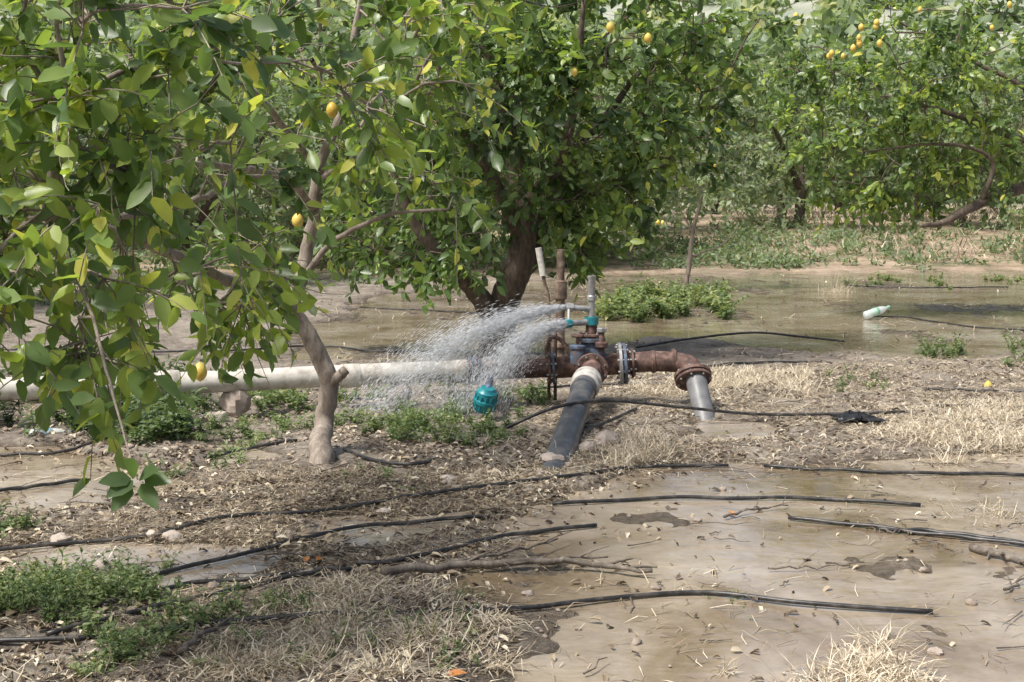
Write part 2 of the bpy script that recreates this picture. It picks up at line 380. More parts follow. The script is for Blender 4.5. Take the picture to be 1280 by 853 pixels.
fl=[pt(250,465,7.4),pt(372,276,9.2),pt(415,138,8.2)]
make_tree('lemon_tree',limbs,cr_,.108,(3,5),(7,10),True,BARK,LEAF,0,.1,.54,.34,fruit_list=fl,bare=.6)
# leaves at the end of the hanging shoot
sb=B()
for uv in [(145,630),(185,590),(150,610),(205,600),(190,625),(165,585),(140,600)]:
    a=pt(172,598,4.25);d=pt(uv[0],uv[1],4.2)-a
    leaves(sb,np.array([a+d*.25]),np.array([d]),np.array([[.2,-.8,.6]]),.1,.058,.15+.3*rng.random())
o=sb.obj('hanging_shoot_leaves',LEAF,bpy.data.objects['lemon_tree'])
# central tree
Cb=onG(624,447)
limbs=[([Cb+[0,0,-.1],Cb+[0,0,.05],pt(624,415,14.3),pt(630,380,14.3),pt(648,330,14.2),pt(652,270,14.2),pt(640,190,14.2),pt(620,110,14.2),pt(600,20,14.2)],[.24,.2,.165,.155,.14,.125,.1,.07,.03]),
 ([pt(622,410,14.3),pt(600,372,14.2),pt(560,330,14),pt(520,280,13.8),pt(490,210,13.7)],[.13,.105,.08,.06,.03]),
 ([pt(635,375,14.3),pt(665,320,14.4),pt(690,250,14.5),pt(740,170,14.5),pt(800,90,14.5)],[.1,.09,.075,.05,.02]),
 ([pt(650,300,14.2),pt(620,230,13.7),pt(570,150,13.4),pt(540,60,13.2)],[.07,.06,.04,.02]),
 ([pt(652,260,14.2),pt(700,200,13.8),pt(720,110,13.4),pt(730,0,13.2)],[.07,.05,.04,.02]),
 ([pt(690,250,14.5),pt(770,235,14.3),pt(840,200,14)],[.04,.03,.015])]
cr_=[(pt(660,90,14),(1.75,1.6,1.25),108),(pt(540,190,13.9),(.95,.9,.75),24),(pt(790,165,14.2),(.9,1.1,.85),40),(pt(720,250,13.8),(.7,.6,.42),15),
 (pt(560,315,13.9),(.6,.6,.28),12),(pt(470,290,14.5),(.6,.6,.45),13),(pt(860,70,14.5),(.9,1,.85),30),(pt(660,-120,14),(1.8,1.6,.6),14),(pt(740,300,13.8),(.3,.4,.2),6),(pt(600,160,13.2),(.8,.3,.6),8),(pt(720,80,13),(.7,.3,.6),9)]
fl=[pt(763,34,12.6),pt(810,48,12.8),pt(718,90,12.6)]
make_tree('lemon_tree',limbs,cr_,.12,(4,6),(8,11),True,BARKD,LEAF,0,.02,.45,.36,fruit_list=fl,bare=.3,ssr=.6)
# right tree, trunk just outside the frame
Rb=gp(1400,385);Rb[2]=Hs(Rb[0],Rb[1]);yR=Rb[1]
limbs=[([Rb+[0,0,-.1],Rb+[0,0,.1],pt(1385,330,yR),pt(1365,270,yR)],[.2,.16,.13,.12]),
 ([pt(1365,270,yR),pt(1290,235,yR-.8),pt(1225,255,yR-1.6),pt(1180,278,yR-2.0),pt(1150,283,yR-2.2)],[.09,.08,.065,.045,.02]),
 ([pt(1365,270,yR),pt(1300,190,yR-.5),pt(1210,150,yR-1),pt(1110,120,yR-1)],[.08,.06,.04,.02]),
 ([pt(1340,220,yR),pt(1290,120,yR-.3),pt(1200,70,yR-.4),pt(1110,20,yR-.6)],[.05,.035,.025,.012]),
 ([pt(1225,255,yR-1.6),pt(1240,200,yR-1.6),pt(1180,180,yR-1.7),pt(1080,190,yR-1.6)],[.04,.03,.02,.01]),
 ([pt(1365,270,yR),pt(1400,100,yR),pt(1430,-40,yR)],[.09,.07,.03])]
cr_=[(pt(1110,160,yR-1.3),(1.6,1.2,1.0),68),(pt(1190,60,yR-1.6),(1.3,1.2,.75),32),(pt(1240,180,yR-1.2),(1.1,1,.75),36),(pt(1100,235,yR-1.3),(.9,.8,.35),20),
 (pt(1030,100,yR-1),(.8,.8,.6),15),(pt(1420,60,yR),(1.5,2,1.5),26),(pt(1300,-80,yR-1),(2,1.5,.6),8)]
fl=[pt(1085+rng.normal()*26,58+rng.normal()*22,yR-2.3-.4*rng.random()) for _ in range(11)]+[pt(1240,35,yR-2.7),pt(1262,6,yR-2.7),pt(995,20,yR-2.3),pt(1150,12,yR-2.6)]
make_tree('lemon_tree',limbs,cr_,.12,(3,5),(8,11),True,BARKD,LEAF,0,.04,.55,.36,fruit_list=fl,bare=.3,ssr=.6)
# young tree
Yb=onG(857,362);yy=Yb[1]
limbs=[([Yb+[0,0,-.05],Yb+[0,0,.05],pt(862,325,yy),pt(866,290,yy),pt(878,240,yy),pt(885,180,yy)],[.06,.045,.04,.035,.025,.012]),
 ([pt(862,322,yy),pt(880,315,yy),pt(905,305,yy),pt(925,280,yy)],[.022,.018,.014,.008]),([pt(866,290,yy),pt(845,250,yy),pt(830,200,yy)],[.022,.016,.008])]
cr_=[(pt(880,205,yy),(1.2,1,.75),50),(pt(935,245,yy),(.7,.6,.45),20),(pt(820,240,yy),(.5,.5,.4),14)]
fl=[pt(820+rng.normal()*5,275+rng.normal()*7,yy-1) for _ in range(4)]+[pt(893,208,yy-1.1)]
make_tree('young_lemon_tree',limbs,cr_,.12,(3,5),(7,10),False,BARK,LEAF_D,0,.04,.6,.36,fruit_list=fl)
# distant orchard, instanced
par=empty('distant_orchard_trees')
variants=[]
for vi in range(3):
    lb=[([(0,0,-.2),(0.03,0,.4),(.05,.02,.8)],[.13,.11,.1])]
    for k_ in range(5):
        a=k_*1.26+rng.random()
        lb.append(([(.05,.02,.75),(.5*math.cos(a),.5*math.sin(a),1.4),(1.1*math.cos(a),1.1*math.sin(a),2.1),(1.5*math.cos(a),1.5*math.sin(a),2.8)],[.07,.055,.035,.015]))
    cw=[((0,0,2.3),(2.1,2.1,1.4),120),((rng.normal()*.6,rng.normal()*.6,1.2),(2.1,2.1,.6),36),((rng.normal()*.6,rng.normal()*.6,3.1),(1,1,.8),20)]
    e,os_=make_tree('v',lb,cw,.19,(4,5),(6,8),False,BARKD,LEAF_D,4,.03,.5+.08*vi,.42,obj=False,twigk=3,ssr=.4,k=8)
    variants.append([o_.data for o_ in os_ if o_]);[bpy.data.objects.remove(o_) for o_ in os_ if o_]
locs=[]
for r,(yv,x0,x1,sp) in enumerate([(31,-15,16,4.0),(36.5,-18,20,4.2),(43,-20,22,4.6),(52,-22,26,4.8)]):
    x=x0
    while x<x1:
        if not(r==0 and 4.5<x<13): locs.append((x+rng.normal()*.5,yv+rng.normal()*.6,(.85+.35*rng.random())*(1+.1*r)))
        x+=sp
locs+=[(-8.2,19.5,1),(-5.6,24.5,1),(-1.9,27.5,1),(-10.5,25,1.1),(-12.5,18,1),(1.0,29,.9),(-4.4,29,1)]
for (x,y,s) in locs:
    ms=variants[rng.integers(3)];z=Hs(x,y);rot=rng.random()*6.28
    for md in ms:
        o_=bpy.data.objects.new('tree_part',md);scene.collection.objects.link(o_);o_.parent=par
        o_.location=(x,y,z);o_.rotation_euler=(0,0,rot);o_.scale=(s,s,s)
# undergrowth at the far edge of the flood
b=B()
def clumps(n,xr,yr,s0,s1,tb,dens=34,prob=None):
    for _ in range(n):
        x=rng.uniform(*xr);y=rng.uniform(*yr)
        if prob and rng.random()>prob(x,y): continue
        z=Hs(x,y);s=rng.uniform(s0,s1);m_=dens;d=rdir(m_);d[:,2]=np.abs(d[:,2])
        P_=np.array([x,y,z])+d*s*(rng.random((m_,1))**.5)*[1.2,1.2,.9]
        leaves(b,P_,rdir(m_)+[0,0,.2],d+[0,0,.5],.09+.12*rng.random(m_),.055,np.clip(tb+.12*rng.normal()+rng.normal(size=m_)*.12,0,.95),False)
clumps(520,(-14,6),(28.6,34),.2,.6,.42)
clumps(260,(5,16),(28.5,38),.15,.42,.42,26,lambda x,y:.35+.65*(vn(x*.6,y*.6,5)>.55))
clumps(60,(-12,-2),(19,27),.2,.4,.4)
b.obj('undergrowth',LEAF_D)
# hillside bushes
b=B()
n=1900;by=80+240*rng.random(n)**1.2;bx=rng.uniform(-1,1,n)*(by*.45);bz=H(bx,by)
for i in range(n):
    m_=30;d=rdir(m_);s=1.2+2.0*rng.random();P_=np.array([bx[i],by[i],bz[i]+.5*s])+d*s*(rng.random((m_,1))**.4)*[1.1,1.1,.8]
    leaves(b,P_,rdir(m_),d+[0,0,.5],.75*s,.5*s,np.clip(.6+.2*rng.normal()+rng.normal(size=m_)*.1,0,.95),False)
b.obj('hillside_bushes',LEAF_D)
# ------------------------------------------------------------------ weeds
def inpoly(poly,n):
    pl=P2(poly);A=np.array(pl);out=[];
    while len(out)<n:
        x=rng.uniform(A[:,0].min(),A[:,0].max(),400);y=rng.uniform(A[:,1].min(),A[:,1].max(),400)
        ok=(sd_poly(x,y,pl)<0)&(rng.random(400)<sstep(.35,.6,fbm(x*2.3,y*2.3,3,77)))
        out+=list(zip(x[ok],y[ok]))
    return np.array(out[:n])
def weeds(name,poly,n,h=.18,ls=.035,tb=.5,nst=(4,8)):
    b=B();pts=inpoly(poly,n)
    for x,y in pts:
        z=max(Hs(x,y),-.01);s=.5+rng.random()*.8;ct=tb+rng.normal()*.12
        for _ in range(rng.integers(*nst)):
            a=rng.random()*6.28;le=rng.random()*.7;L=h*s*(.5+.7*rng.random())
            dr=nz(np.array([math.cos(a)*le,math.sin(a)*le,1.]))
            tt=np.linspace(0,1,4)[:,None];P0=np.array([x,y,z-.01])+rng.normal(size=3)*[.02,.02,0]
            Tw=P0+dr*L*tt+np.array([math.cos(a),math.sin(a),-.3])*L*.25*tt**2
            tube(b,Tw,np.linspace(.003,.001,4),3,ct-.1)
            m_=int(7+L*30);f=rng.random(m_)*.85+.15
            base=P0+dr*L*f[:,None]+np.array([math.cos(a),math.sin(a),-.3])*L*.25*f[:,None]**2
            D=rdir(m_)*[1,1,.4]+[0,0,.15];sz=ls*(.5+.8*rng.random(m_))
            leaves(b,base,D,rdir(m_)*.5+[0,0,1],sz,sz*.5,np.clip(ct+rng.normal(size=m_)*.14,0,.95),False,.2)
    return b.obj(name,WEED)
weeds('weeds',[(-60,495),(120,475),(240,490),(260,540),(230,575),(170,570),(60,552),(-60,550)],170,.26,.055,.25)
weeds('weeds',[(430,480),(560,480),(590,520),(560,575),(440,580),(400,540)],100,.14,.036,.58)
weeds('weeds',[(560,490),(640,480),(700,475),(690,500),(650,560),(560,575)],40,.14,.04,.5)
weeds('weeds',[(-60,750),(100,720),(260,730),(400,750),(380,770),(240,800),(100,870),(-60,870)],130,.14,.03,.6)
weeds('weeds',[(0,720),(420,690),(440,740),(300,830),(100,860)],100,.09,.024,.62,(2,5))
weeds('weeds',[(330,760),(600,740),(600,850),(200,860)],40,.08,.022,.62,(2,5))
weeds('weeds',[(740,390),(790,372),(905,372),(920,400),(850,405),(760,403)],75,.33,.085,.6)
weeds('weeds',[(1150,440),(1215,440),(1210,455),(1150,455)],10,.25,.045,.45)
weeds('weeds',[(1250,445),(1330,440),(1330,480),(1260,470)],14,.28,.05,.4)
weeds('weeds',[(290,500),(380,495),(400,560),(300,600),(200,600),(190,590)],100,.12,.035,.58)
weeds('weeds',[(-60,650),(50,650),(80,665),(0,680)],10,.1,.028,.5)
weeds('weeds',[(900,735),(960,735),(950,800),(900,790)],5,.05,.015,.6,(3,5))
weeds('weeds',[(1030,470),(1120,470),(1110,510),(1050,500)],10,.12,.03,.6)
weeds('weeds',[(1050,350),(1290,345),(1290,365),(1060,362)],26,.14,.06,.65)
weeds('weeds',[(430,600),(640,590),(640,600),(380,660)],10,.06,.02,.6)
# ------------------------------------------------------------------ dry straw and litter
def blades(b,P0,D,L,w,tint,lift=.25):
    n=len(P0);D=nzr(D);Sd=nzr(np.cross(D,np.array([0,0,1.])+rdir(n)*.4))*w[:,None]
    up=np.array([0,0,1.]);side=nzr(np.cross(D,up))*(rng.normal(size=n)*.12*L)[:,None]
    P1=P0+D*L[:,None]*.5+up*(lift*L*rng.random(n))[:,None]+side;P2_=P0+D*L[:,None]+up*(lift*L*(rng.random(n)-.5))[:,None]
    V=np.stack([P0-Sd,P0+Sd,P1+Sd,P1-Sd,P2_],1);off=(np.arange(n)*5)[:,None,None]
    b.add(V,[(np.array([[0,1,2,3]])[None]+off).reshape(-1,4),(np.array([[3,2,4]])[None]+off).reshape(-1,3)],np.repeat(tint,5))
def region_pts(poly,n,thr=(.35,.6),sc=1.6,seed=5,dryonly=True,keep=.1):
    pl=P2(poly);A=np.array(pl);ox=[];oy=[];c=0
    for _ in range(400):
        x=rng.uniform(A[:,0].min(),A[:,0].max(),4000);y=rng.uniform(A[:,1].min(),A[:,1].max(),4000)
        ok=(sd_poly(x,y,pl)<0)&(rng.random(4000)<sstep(thr[0],thr[1],fbm(x*sc,y*sc,3,seed))*.95+.03)
        ox.append(x[ok]);oy.append(y[ok]);c+=ok.sum()
        if c>n:break
    x=np.concatenate(ox)[:n];y=np.concatenate(oy)[:n];z=H(x,y)
    if dryonly:
        k=(z>.002)|(rng.random(len(z))<keep);x,y,z=x[k],y[k],z[k]
    return np.stack([x,y,np.maximum(z,.001)+.004],1)
def straw(b,poly,n,L=(.05,.16),lift=.2,tb=.6,wd=1,zt=.08,**k):
    P_=region_pts(poly,n,**k);m_=len(P_);a=rng.random(m_)*6.28
    D=np.stack([np.cos(a),np.sin(a),rng.normal(size=m_)*zt+.03],1)
    blades(b,P_,D,rng.uniform(L[0],L[1],m_),(.001+.0016*rng.random(m_))*wd,np.clip(tb+rng.normal(size=m_)*.24,0,1),lift)
b=B()
ALL=[(-150,1000),(-150,480),(400,470),(900,470),(1450,470),(1450,1000)]
straw(b,[(-150,640),(600,590),(900,560),(620,700),(640,770),(600,1000),(-150,1000)],17000,(.03,.11),tb=.54)
straw(b,[(620,600),(600,560),(700,500),(780,470),(1100,455),(1450,450),(1450,590),(1000,590),(900,600)],28000,(.04,.14),tb=.66,thr=(.2,.5))
straw(b,ALL,12000,tb=.5,keep=.3)
straw(b,[(200,600),(400,580),(600,590),(640,640),(300,690),(60,690)],14000,(.02,.09),tb=.5)
straw(b,[(320,770),(430,735),(560,745),(640,790),(650,830),(600,870),(500,900),(200,900),(260,830)],10000,(.05,.16),lift=.25,tb=.76,zt=.11,thr=(.42,.64),sc=3,seed=33,keep=.3)
straw(b,[(960,870),(1010,830),(1080,815),(1150,830),(1170,880),(1150,920),(950,920)],2500,(.05,.17),lift=.3,tb=.82,zt=.15,thr=(.35,.6),sc=3,seed=34,keep=.8)
straw(b,[(1080,520),(1300,505),(1400,520),(1400,575),(1200,570),(1080,550)],9000,(.05,.16),lift=.35,tb=.82,zt=.2,thr=(.3,.6),sc=1.7,seed=35)
straw(b,[(740,560),(800,550),(840,560),(830,590),(760,592)],1200,(.06,.2),lift=.4,tb=.82,zt=.35,sc=3,seed=36)
straw(b,[(780,475),(1010,470),(1010,500),(900,505),(790,500)],4000,(.06,.18),lift=.4,tb=.82,zt=.2,sc=1.5,seed=37)
straw(b,[(380,465),(400,385),(740,350),(1400,342),(1400,445)],4500,(.08,.3),lift=.2,tb=.45,wd=2.5,sc=.8,seed=38,keep=.12)
straw(b,[(900,335),(1450,335),(1450,275),(900,285)],9000,(.2,.5),lift=.3,tb=.6,wd=5,zt=.8,sc=.4,thr=(.3,.55),dryonly=False)
b.obj('straw_litter',STRAW,smooth=False)
def tufts(name,spots,tb=.75):
    b=B()
    for (u,v,r,n,L) in spots:
        c=onG(u,v);m_=n;a=rng.random(m_)*6.28;rr=np.abs(rng.normal(size=m_))*r
        x=c[0]+rr*np.cos(a);y=c[1]+rr*np.sin(a);z=np.maximum(H(x,y),0)
        a2=a+rng.normal(size=m_)*1.4
        D=np.stack([np.cos(a2),np.sin(a2),.1+rng.random(m_)**2*1.2],1)
        blades(b,np.stack([x,y,z],1),D,L*(.4+rng.random(m_)),.001+.0014*rng.random(m_),np.clip(tb+rng.normal(size=m_)*.2,0,1),.15)
    b.obj(name,STRAW,smooth=False)
tufts('dry_grass',[(420,790,.12,120,.13),(540,800,.1,120,.12),(380,835,.12,140,.14),(490,845,.12,150,.14),(430,745,.1,100,.12),(300,840,.1,90,.14),(590,830,.08,60,.12),(70,850,.1,60,.12)])
tufts('dry_grass',[(1100,815,.04,90,.15),(1070,850,.1,110,.12),(1030,860,.1,90,.12),(1125,840,.05,50,.12),(905,845,.05,30,.08)],.82)
tufts('dry_grass',[(1180,585,.08,110,.14),(800,575,.08,160,.17),(825,565,.12,120,.14),(1250,650,.15,120,.1),(1045,368,.15,160,.3),(760,580,.15,120,.12),(1000,490,.2,160,.15),(850,486,.2,160,.16),(1270,560,.3,200,.15),(640,600,.1,60,.1)],.82)
# fallen leaves
b=B()
for poly,n,kp in (([(-150,480),(600,560),(900,560),(640,700),(650,1000),(-150,1000)],11000,.22),(ALL,4000,.3),([(620,600),(700,500),(780,470),(1450,450),(1450,590),(900,600)],3500,.14),([(380,470),(400,380),(740,345),(1400,338),(1400,450)],2500,.12)):
    P_=region_pts(poly,n,thr=(.3,.6),sc=2.4,seed=8,keep=kp);m_=len(P_);a=rng.random(m_)*6.28
    sz=.015+.045*rng.random(m_)
    ti=np.where(rng.random(m_)<.62,.2+rng.normal(size=m_)*.15,.75+rng.normal(size=m_)*.18)
    leaves(b,P_+[0,0,.006],np.stack([np.cos(a),np.sin(a),rng.normal(size=m_)*.25],1),rdir(m_)*.5+[0,0,1],sz,sz*.5,np.clip(ti,0,1),True,.5,.35)
b.obj('fallen_leaves',STRAW)
m,nt,o=mat('orange_dead_leaf');p=N(nt,'BsdfPrincipled');r=ramp(nt,noise(nt,30,3,.6,geopos(nt)).outputs[0],[(.4,(.4,.12,.03)),(.7,(.5,.25,.06))]);nt.links.new(r.outputs[0],p.inputs[0]);nt.links.new(p.outputs[0],o.inputs[0])
b=B()
for u,v in [(383,708),(395,706),(560,853),(415,760),(910,650)]:
    q=onG(u,v,.02);leaves(b,q[None],rdir(1)*[1,1,.2],np.array([[.1,-.4,1]]),.065,.036,.5,True,.4,.3)
b.obj('orange_fallen_leaves',m)
def rock(b,c,s,seed=0):
    nu,nv=14,9;th=np.linspace(.02,math.pi-.02,nv)[:,None];ph=(np.arange(nu)*2*math.pi/nu)[None]
    X=np.sin(th)*np.cos(ph);Y_=np.sin(th)*np.sin(ph);Z_=np.cos(th)+0*ph
    sh=rng.random(3)*9;d=.6+.7*vn(X*1.6+sh[0]+Z_,Y_*1.6+sh[1]-Z_,seed)+.3*vn(X*3+sh[2],Z_*3+Y_*3,seed)
    sc=np.array(s)*(.85+.3*rng.random(3));a=rng.random()*6.28
    V=np.stack([X*d*sc[0],Y_*d*sc[1],Z_*d*sc[2]],-1).reshape(-1,3);ca,sa=math.cos(a),math.sin(a)
    V=V@np.array([[ca,sa,0],[-sa,ca,0],[0,0,1]])+c
    i=np.arange(nv-1)[:,None]*nu;j=np.arange(nu)[None];j2=(j+1)%nu
    b.add(V,[np.stack([i+j,i+nu+j,i+nu+j2,i+j2],-1).reshape(-1,4)],rng.random())
b=B()
for u,v,s in [(215,672,.05),(190,668,.03),(240,528,.13),(270,525,.09),(75,676,.05),(135,724,.1),(60,730,.05),(150,745,.06),(758,553,.1),(735,560,.07),(800,545,.07),(620,800,.02),(320,506,.09),(830,548,.05),(660,745,.03),(560,600,.04),(1170,820,.03),(690,575,.06),(360,668,.03),(480,640,.03)]:
    rock(b,onG(u,v,s*.1),(s,s*.8,s*.5))
b.obj('stones',M_STONE,sharp=30)
b=B();P_=region_pts(ALL,2400,thr=(.4,.6),sc=2,seed=15,keep=.03)
for q in P_: s=.006+.018*rng.random()**2;rock(b,q,(s,s,s*.7))
b.obj('soil_clods',pmat('soil_clod',(.16,.12,.09),(.38,.32,.26),14,.9))
# twigs on the ground
b=B()
for poly,n in ((ALL,700),([(-150,640),(650,600),(640,1000),(-150,1000)],560),([(780,470),(1450,450),(1450,590),(900,600)],220)):
    P_=region_pts(poly,n,sc=2,seed=19,keep=.45)
    for q in P_:
        a=rng.random()*6.28;L=.06+.28*rng.random()**2;d=np.array([math.cos(a),math.sin(a),rng.normal()*.06])
        t=np.linspace(0,1,5)[:,None];Q=q+[0,0,.008]+d*L*t+rng.normal(size=(5,3))*[.008,.008,.004]
        tube(b,Q,np.linspace(.003,.0012,5)*(.7+rng.random()),4,.5)
b.obj('fallen_twigs',M_STICK)
def stick(path,r,name='dead_branch',dz=.02,side=True):
    b=B();Q=crom([onG(u,v,dz) for u,v in path],5);Q[1:-1]+=rng.normal(size=(len(Q)-2,3))*.006
    tube(b,Q,np.linspace(r,r*.45,len(Q)),8,.5,True,.15)
    if side:
        for f in (.3,.55,.8,.9):
            q=Q[int(f*(len(Q)-1))];d=nz(Q[-1]-Q[0]+rng.normal(size=3)*[.5,.5,.2]);tube(b,[q,q+d*.07+[0,0,.02],q+d*.14+[0,0,.03]],[r*.4,r*.3,r*.15],5)
    b.obj(name,M_STICK)
stick([(478,726),(560,718),(650,713),(740,719),(815,729)],.022,dz=.04)
stick([(560,716),(620,706),(660,696),(697,687)],.01,dz=.05)
stick([(590,712),(640,716),(700,712),(760,716)],.009,dz=.05)
stick([(225,828),(255,806),(290,790)],.013,dz=.04)
stick([(1215,690),(1250,702),(1290,710)],.022)
stick([(1255,748),(1275,738),(1295,728)],.007)
stick([(960,722),(1020,716),(1080,708)],.005)
stick([(1085,660),(1110,672),(1130,670)],.006)
stick([(905,655),(940,648),(985,643)],.008)
# ------------------------------------------------------------------ drip hoses
hoses=[[(-40,699),(100,684),(200,670),(300,650),(420,635),(560,617),(700,600),(800,591),(910,588)],
[(955,588),(1100,594),(1290,603)],[(110,747),(200,725),(300,702),(440,672),(520,660),(612,643)],[(690,633),(850,630),(1000,630),(1150,636)],
[(445,708),(520,697),(640,677),(745,663)],[(985,659),(1100,668),(1200,680),(1310,692)],[(1095,668),(1180,674),(1290,686)],
[(60,797),(200,765),(300,745),(400,720)],[(-40,806),(100,800),(250,783),(380,774),(480,772),(620,768),(760,757),(880,757),(1000,764),(1165,770)],
[(120,760),(240,735),(360,722),(440,716)],[(255,574),(310,566),(372,551)],[(-40,645),(30,635),(110,628)],
[(870,459),(940,457),(1040,455)],[(1160,488),(1220,490),(1300,492)],[(150,441),(300,441),(400,437),(470,441),(600,442)],[(-40,443),(60,440),(150,441)],
[(450,388),(560,392),(640,398)],[(1080,400),(1130,402),(1200,412),(1300,416)],[(1170,512),(1230,511),(1300,509)],[(640,492),(760,484),(880,487)],[(1060,360),(1150,362),(1260,361)],[(-40,590),(60,590),(120,583)]]
for h in hoses:
    b=B();Q=crom([onG(u,v,.014) for u,v in h],10)
    L=np.linspace(0,1,len(Q));hz=np.maximum(H(Q[:,0],Q[:,1]),0)
    hs=np.convolve(np.pad(hz,4,'edge'),np.ones(9)/9,'valid');Q[:,2]=np.maximum(hs,hz*.8)+.016+.003*np.sin(L*23)
    Q[:,1]+=.012*np.sin(L*14+len(h));tube(b,Q,.0105,8,.5,True);b.obj('drip_hose',M_HOSE)
b=B();Q=crom([onG(430,566,.02),onG(470,578,.01),onG(530,582,.02),pt(600,552,9.5),pt(650,527,9.5),pt(700,508,9.6),pt(760,501,9.9),pt(850,509,10.2),onG(950,523,.03),onG(1080,520,.02),onG(1130,518,.02)],10)
tube(b,Q,.012,8,.5,True);b.obj('drip_hose',M_HOSE)
b=B();Q=crom([onG(715,548,.02),pt(760,527,9.9),onG(795,516,.03)],8);tube(b,Q,.012,8,.5,True);b.obj('drip_hose',M_HOSE)
b=B();Q=crom([onG(795,437,.02),pt(860,424,15),pt(940,416,15),pt(1000,421,15),onG(1055,431,.02)],8);tube(b,Q,.012,8,.5,True);b.obj('drip_hose',M_HOSE)
# ------------------------------------------------------------------ pipework
YM=11.0
A0=pt(-260,497,9.55);A1=pt(588,464,YM);A2=pt(706,459,YM);A3=pt(772,455,YM);A4=pt(845,453,YM-.02)
e=empty('white_irrigation_pipe')
b=B();Q=np.linspace(A0,A1,30);Q[:,2]+=.006*np.sin(np.linspace(0,9,30));tube(b,Q,.082,28,.5,True);b.obj('pipe',M_WHITE,e,sharp=40)
b=B();ax=nz(A1-A0)
for f in (.18,.52,.80,.985): lathe(b,A0+(A1-A0)*f-ax*.07,ax,[(0,.084),(.012,.092),(.14,.092),(.152,.084)],28)
b.obj('joints',M_WHITE,e,sharp=40)
b=B()
for f in (.12,.62,.88):
    q=A0+(A1-A0)*f;zz=Hs(q[0],q[1]);rock(b,np.array([q[0],q[1],(zz+q[2]-.088)/2]),(.09,.08,max(.06,(q[2]-.088-zz)*.6)))
b.obj('support_stones',M_STONE,e,sharp=30)
e=empty('irrigation_valve_manifold')
axm=nz(A3-A2);up=np.array([0,0,1.]);fw=np.array([0,-1.,0])
br=B();bbl=B();bst=B();bgr=B();bte=B();bco=B();bpv=B()
cyl(br,A1-axm*.02,A2,.075,28)
lathe(br,A1-axm*.03,axm,[(0,.085),(.01,.1),(.09,.1),(.1,.085)])
flange(br,bst,A2-axm*.12,axm,.125,.022);flange(bbl,bst,A2-axm*.09,axm,.13,.022)
Cc=(A2+A3)/2+up*.02
cyl(br,A2-axm*.08,A3+axm*.1,.085,28)
lathe(bbl,Cc-up*.13,up,[(0,.06),(.03,.1),(.12,.12),(.2,.115),(.26,.085),(.29,.085),(.3,.11),(.325,.11),(.33,.09)])
flange(bst,bst,A3+axm*.02,axm,.165,.026,10);flange(bbl,bst,A3+axm*.055,axm,.16,.026,10)
flange(br,bst,A3+axm*.115,axm,.115,.02)
T0=Cc+up*.2
flange(br,bst,T0+up*.02,up,.1,.02,6)
cyl(br,T0,T0+up*.12,.045);cyl(bte,T0+up*.10,T0+up*.16,.055);cyl(bst,T0+up*.16,T0+up*.30,.026)
lathe(bst,T0+up*.28,up,[(0,.026),(.01,.036),(.04,.036),(.05,.028),(.17,.028),(.18,.034),(.2,.034)])
N1=pt(706,384,YM-.05);N2=pt(706,405,YM-.15)
cyl(bst,T0+up*.22,N1,.022,16);lathe(bst,N1+nz(T0+up*.22-N1)*.07,nz(N1-T0-up*.22),[(0,.022),(.005,.034),(.05,.034),(.06,.03)],8)
cyl(bst,T0+up*.12,N2,.024,16);lathe(bte,N2+nz(T0+up*.12-N2)*.06,nz(N2-T0-up*.12),[(0,.024),(.005,.036),(.05,.036),(.055,.032)],8)
cyl(bst,N1+[.03,0,-.0],N2+[.03,0,0],.012,10)
for dx in (-.10,-.05): cyl(br,A2+[dx-.02,.12,-.28],A2+[dx-.02,.12,.33],.014,10)
tube(br,crom([A2+axm*.05+up*.08,A2+up*.2-axm*.02,A2+up*.24-axm*.1,A2+up*.15-axm*.14,A2+up*.05-axm*.14],5),.016,12,.5,True)
c2=pt(722,442,YM-.16)
lathe(bbl,c2-up*.09,up,[(0,.03),(.01,.055),(.07,.06),(.12,.05),(.13,.062),(.15,.062),(.16,.03)],20)
cyl(br,c2+up*.06,c2+up*.13,.014,10);cyl(br,c2-fw*.12,c2+fw*.05,.032,16)
lathe(br,c2+up*.125,up,[(0,.045),(.01,.05),(.02,.045)],16)
c3_=pt(752,432,YM-.14)
cyl(br,c3_-up*.06,c3_+up*.12,.022,12);lathe(bst,c3_+up*.10,up,[(0,.03),(.008,.042),(.03,.042),(.038,.03)],6);lathe(br,c3_-up*.02,up,[(0,.03),(.01,.05),(.04,.05),(.05,.03)],14)
S0=Cc+[-.0,-.06,-.02];S1=pt(740,462,YM-.32);S2=pt(733,478,YM-.55);Gd=onG(694,574,-.06)
tube(br,crom([S0,S1,S2],5),.08,28,.5,True)
d=nz(Gd-S1)
flange(br,bst,S1+fw*.0,nz(S2-S0),.125,.03,8)
P0=S2-d*.02;lathe(bco,P0-d*.04,d,[(0,.085),(.005,.108),(.05,.112),(.055,.1),(.11,.1),(.115,.11),(.16,.108),(.17,.095)],32)
tube(bgr,[P0,P0+d*.3,Gd+(Gd-P0)*.12],[.09,.088,.09],32,.5,True)
lathe(bgr,P0+d*.2,d,[(0,.09),(.004,.098),(.03,.098),(.034,.09)],32)
E=pt(868,466,YM-.16)
tube(br,crom([A3+axm*.1,pt(815,452,YM),pt(845,453,YM-.01),pt(863,459,YM-.07),pt(867,472,YM-.16)],8),.08,28,.5,True)
gd2=onG(884,524,-.08);d2=nz(gd2-E)
flange(br,bst,pt(866,470,YM-.15),d2,.145,.03,8);flange(br,bst,pt(866,470,YM-.15)+d2*.036,d2,.14,.026,8)
for f in (.25,.55): lathe(br,A3+axm*(.12+f*.55),axm,[(0,.08),(.008,.09),(.03,.09),(.038,.08)])
cyl(bpv,E+d2*.02,gd2,.08,30)
